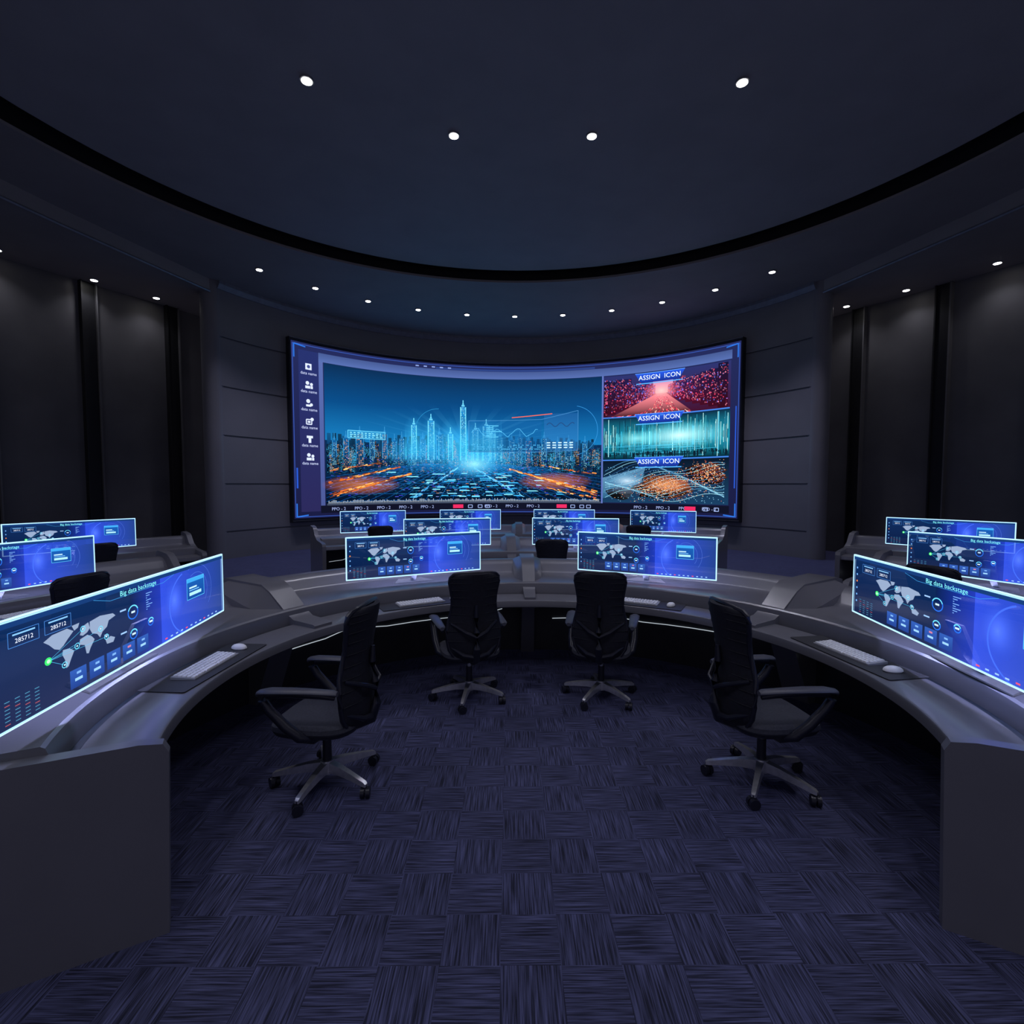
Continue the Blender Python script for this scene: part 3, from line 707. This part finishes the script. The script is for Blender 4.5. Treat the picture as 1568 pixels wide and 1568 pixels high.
# ------------------------------------------------------------------ chair (faces +Y)
def make_chair():
    mb = MB()
    for k in range(5):
        a = rad(90 + 72 * k + 14); d = Vector((math.cos(a), math.sin(a), 0)); n = Vector((-d.y, d.x, 0))
        rings = []
        for r, z, w, h in ((.03, .115, .028, .030), (.12, .112, .022, .024), (.22, .098, .018, .018), (.31, .082, .016, .013), (.325, .076, .012, .008)):
            c = d * r + Vector((0, 0, z)); rings.append([c + n * w - Vector((0, 0, h)), c + n * w * .8 + Vector((0, 0, h)), c - n * w * .8 + Vector((0, 0, h)), c - n * w - Vector((0, 0, h))])
        mb.loft(rings, M_CHROME)
        c = d * .315
        mb.cyl(c + Vector((0, 0, .062)), .011, .035, M_PLAST, 10)
        ca = a + rad(35)
        for e in (-.016, .016):
            o = Vector((math.cos(ca), math.sin(ca), 0)) * e
            mb.cyl(c + o + Vector((0, 0, .031)), .031, .022, M_PLAST, 18, axis=float(ca))
        mb.box(c + Vector((0, 0, .05)), (.05, .04, .022), M_PLAST, ca, .7)
    mb.cyl((0, 0, .115), .05, .075, M_CHROME, 24, r2=.04)
    mb.cyl((0, 0, .21), .028, .14, M_PLAST, 20, r2=.026); mb.cyl((0, 0, .31), .019, .10, M_CHROME, 16)
    mb.loft([[(-.07, -.12, .345), (.07, -.12, .345), (.07, .12, .345), (-.07, .12, .345)], [(-.12, -.17, .39), (.12, -.17, .39), (.12, .16, .39), (-.12, .16, .39)]], M_PLAST)
    S = -.055
    def sup(hx, hy, cy, z, dip=0.0, n=36):
        out = []
        for i in range(n):
            t = 2 * math.pi * i / n; c, s_ = math.cos(t), math.sin(t)
            x = hx * math.copysign(abs(c) ** .62, c); y = hy * math.copysign(abs(s_) ** .62, s_)
            zz = z + S - dip * max(0, y / hy - .45) ** 2
            out.append((x, cy + y, zz))
        return out
    mb.loft([sup(.19, .20, .01, .435), sup(.235, .25, .02, .445, .06), sup(.245, .26, .02, .465, .07)], M_PLAST)
    mb.loft([sup(.24, .255, .02, .462, .07), sup(.252, .267, .02, .48, .07), sup(.248, .263, .02, .505, .08), sup(.225, .24, .02, .522, .08), sup(.15, .15, .02, .518, .04), sup(.03, .03, .02, .512)], M_SEAT)
    rows = [(.40, .10, -.235), (.44, .165, -.25), (.50, .205, -.258), (.58, .222, -.256), (.66, .222, -.248), (.73, .208, -.244), (.80, .190, -.246), (.87, .180, -.255), (.94, .182, -.266), (1.0, .192, -.278), (1.06, .204, -.29), (1.10, .20, -.298), (1.125, .175, -.303), (1.135, .13, -.305)]
    def bp(z, hw, y0, x):
        return (x * hw, y0 + .07 * x * x * min(1, hw / .2), z)
    rings = []
    for z, hw, y0 in rows:
        ring = []
        for i in range(11):
            x = -1 + .2 * i; p = bp(z, hw, y0, x); ring.append(p)
        for i in range(11):
            x = 1 - .2 * i; p = bp(z, hw, y0, x); ring.append((p[0], p[1] - .022 - .012 * (1 - x * x), p[2]))
        rings.append(ring)
    mb.loft(rings, M_MESH)
    L = [Vector(bp(z, hw, y0, -1)) + Vector((0, -.012, 0)) for z, hw, y0 in rows]; Rr = [Vector(bp(z, hw, y0, 1)) + Vector((0, -.012, 0)) for z, hw, y0 in rows]
    loop = L + list(reversed(Rr)); mb.tube(loop, .015, M_PLAST, 8); mb.tube([L[0], Rr[0]], .016, M_PLAST, 8)
    for zi in range(3, 12):
        z, hw, y0 = rows[zi]; mb.tube([Vector(bp(z, hw, y0, -1 + .25 * i)) + Vector((0, -.031, 0)) for i in range(9)], .0025, M_MESH, 5)
    mb.tube([(0, -.05, .37), (0, -.18, .38), (0, -.29, .43), (0, -.325, .53), (0, -.315, .66), (0, -.30, .78), (0, -.305, .88)], [.03, .032, .032, .028, .025, .02, .012], M_PLAST, 10)
    for s_ in (-1, 1):
        mb.tube([(0, -.315, .62), (s_ * .08, -.31, .66), (s_ * .19, -.21, .72)], [.018, .015, .012], M_PLAST, 8)
        mb.tube([(0, -.30, .45), (s_ * .1, -.285, .47), (s_ * .2, -.20, .53)], [.02, .017, .012], M_PLAST, 8)
        mb.tube([(s_ * .10, -.04, .375), (s_ * .20, -.02, .38), (s_ * .262, .03, .415), (s_ * .275, .11, .485), (s_ * .28, .20, .575), (s_ * .28, .235, .63), (s_ * .278, .21, .665), (s_ * .275, .07, .672), (s_ * .268, -.10, .668), (s_ * .255, -.18, .652)],
                [.024, .028, .030, .030, .028, .027, .024, .02, .02, .014], M_PLAST, 10)
        pr = []
        for y, w, z in ((-.20, .018, .678), (-.17, .032, .684), (-.05, .036, .688), (.08, .042, .689), (.20, .042, .686), (.255, .03, .676), (.27, .012, .665)):
            xx = s_ * (.262 + .018 * (y + .19) / .4)
            pr.append([(xx + w * math.cos(2 * math.pi * i / 12), y, z + .015 * math.sin(2 * math.pi * i / 12)) for i in range(12)])
        mb.loft(pr, M_PAD)
    return mb.mesh('office_chair', sharp=40)
ME_CH = make_chair()

def pol(r, a): return (CX + r * math.cos(rad(a)), CY + r * math.sin(rad(a)))
def station(R0, a, dr=.27, sx=1.0, aw=None, small=True, glow=3.5):
    x, y = pol(R0 + dr, a)
    mon = place('monitor', ME_MON, (x, y, .862), rad(a - 90), sx)
    # added fill lamp behind each display, stands in for monitor glow on the ledge
    li = bpy.data.lights.new('monitor_ledge_fill', 'AREA'); li.shape = 'RECTANGLE'; li.size = 1.1 * sx; li.size_y = .02; li.energy = glow; li.color = (0.45, 0.50, 1.0)
    lo = bpy.data.objects.new('monitor_ledge_fill', li); scene.collection.objects.link(lo)
    x2, y2 = pol(R0 + dr + .03, a); lo.location = (x2, y2, .862 + .30); lo.rotation_euler = (rad(28), 0, rad(a - 90))
    if small:
        a = aw or a
        x, y = pol(R0 + .145, a); rz = rad(a - 90)
        place('desk_mat', ME_MAT, (x, y, .7565), rz)
        R2 = Matrix.Rotation(rz, 3, 'Z')
        k = Vector((x, y, 0)) + R2 @ Vector((-.03, .0, 0)); place('keyboard', ME_KEY, (k.x, k.y, .760), rz + .03)
        k = Vector((x, y, 0)) + R2 @ Vector((.30, .0, 0)); place('computer_mouse', ME_MOU, (k.x, k.y, .760), rz - .2)
station(RA, 187, .27, 1.20, 176.5, glow=6); station(RA, -8.5, .25, 1.22, 8.0, glow=6)
station(RA, 117.5, .55, .86, 119.5); station(RA, 62.0, .55, .86, 60.5)
for a in (103.5, 80.5): station(RB, a, .40, .8)
for a in (162.5, 181): station(RB, a, .36, .86)
for a in (23, 1): station(RB, a, .36, .86)
for a in (112.2, 97.6, 83, 68.2): station(RCC, a, .38, .76)
for a in (146.5, 159): station(RCC, a, .36, .9)
for a in (35.5, 22): station(RCC, a, .36, .9)
def chair(x, y, face): place('office_chair', ME_CH, (x, y, 0.001), rad(face - 90))
chair(-.55, 4.38, 106); chair(.60, 4.38, 76)
chair(-1.33, 3.10, 173); chair(1.37, 3.10, 7)
for r, a, f in ((3.95, 84.5, 84), (3.95, 104, 104), (4.0, 163, 163), (4.05, 23, 23), (6.6, 112.4, 112), (6.6, 71, 71), (6.6, 86, 86), (6.35, 148, 148), (6.5, 34, 34)):
    x, y = pol(r, a); chair(x, y, f)

# ------------------------------------------------------------------ world, camera
w = bpy.data.worlds.new('world'); scene.world = w; w.use_nodes = True
bg = w.node_tree.nodes['Background']; bg.inputs[0].default_value = (0.56, 0.55, 0.74, 1); bg.inputs[1].default_value = 0.32
cam = bpy.data.cameras.new('camera'); co = bpy.data.objects.new('camera', cam); scene.collection.objects.link(co)
cam.lens = 18.0; cam.sensor_width = 36.0; cam.clip_start = 0.05
co.location = (-0.2, 0, 1.85); co.rotation_euler = (rad(87.0), 0, rad(-0.3)); scene.camera = co
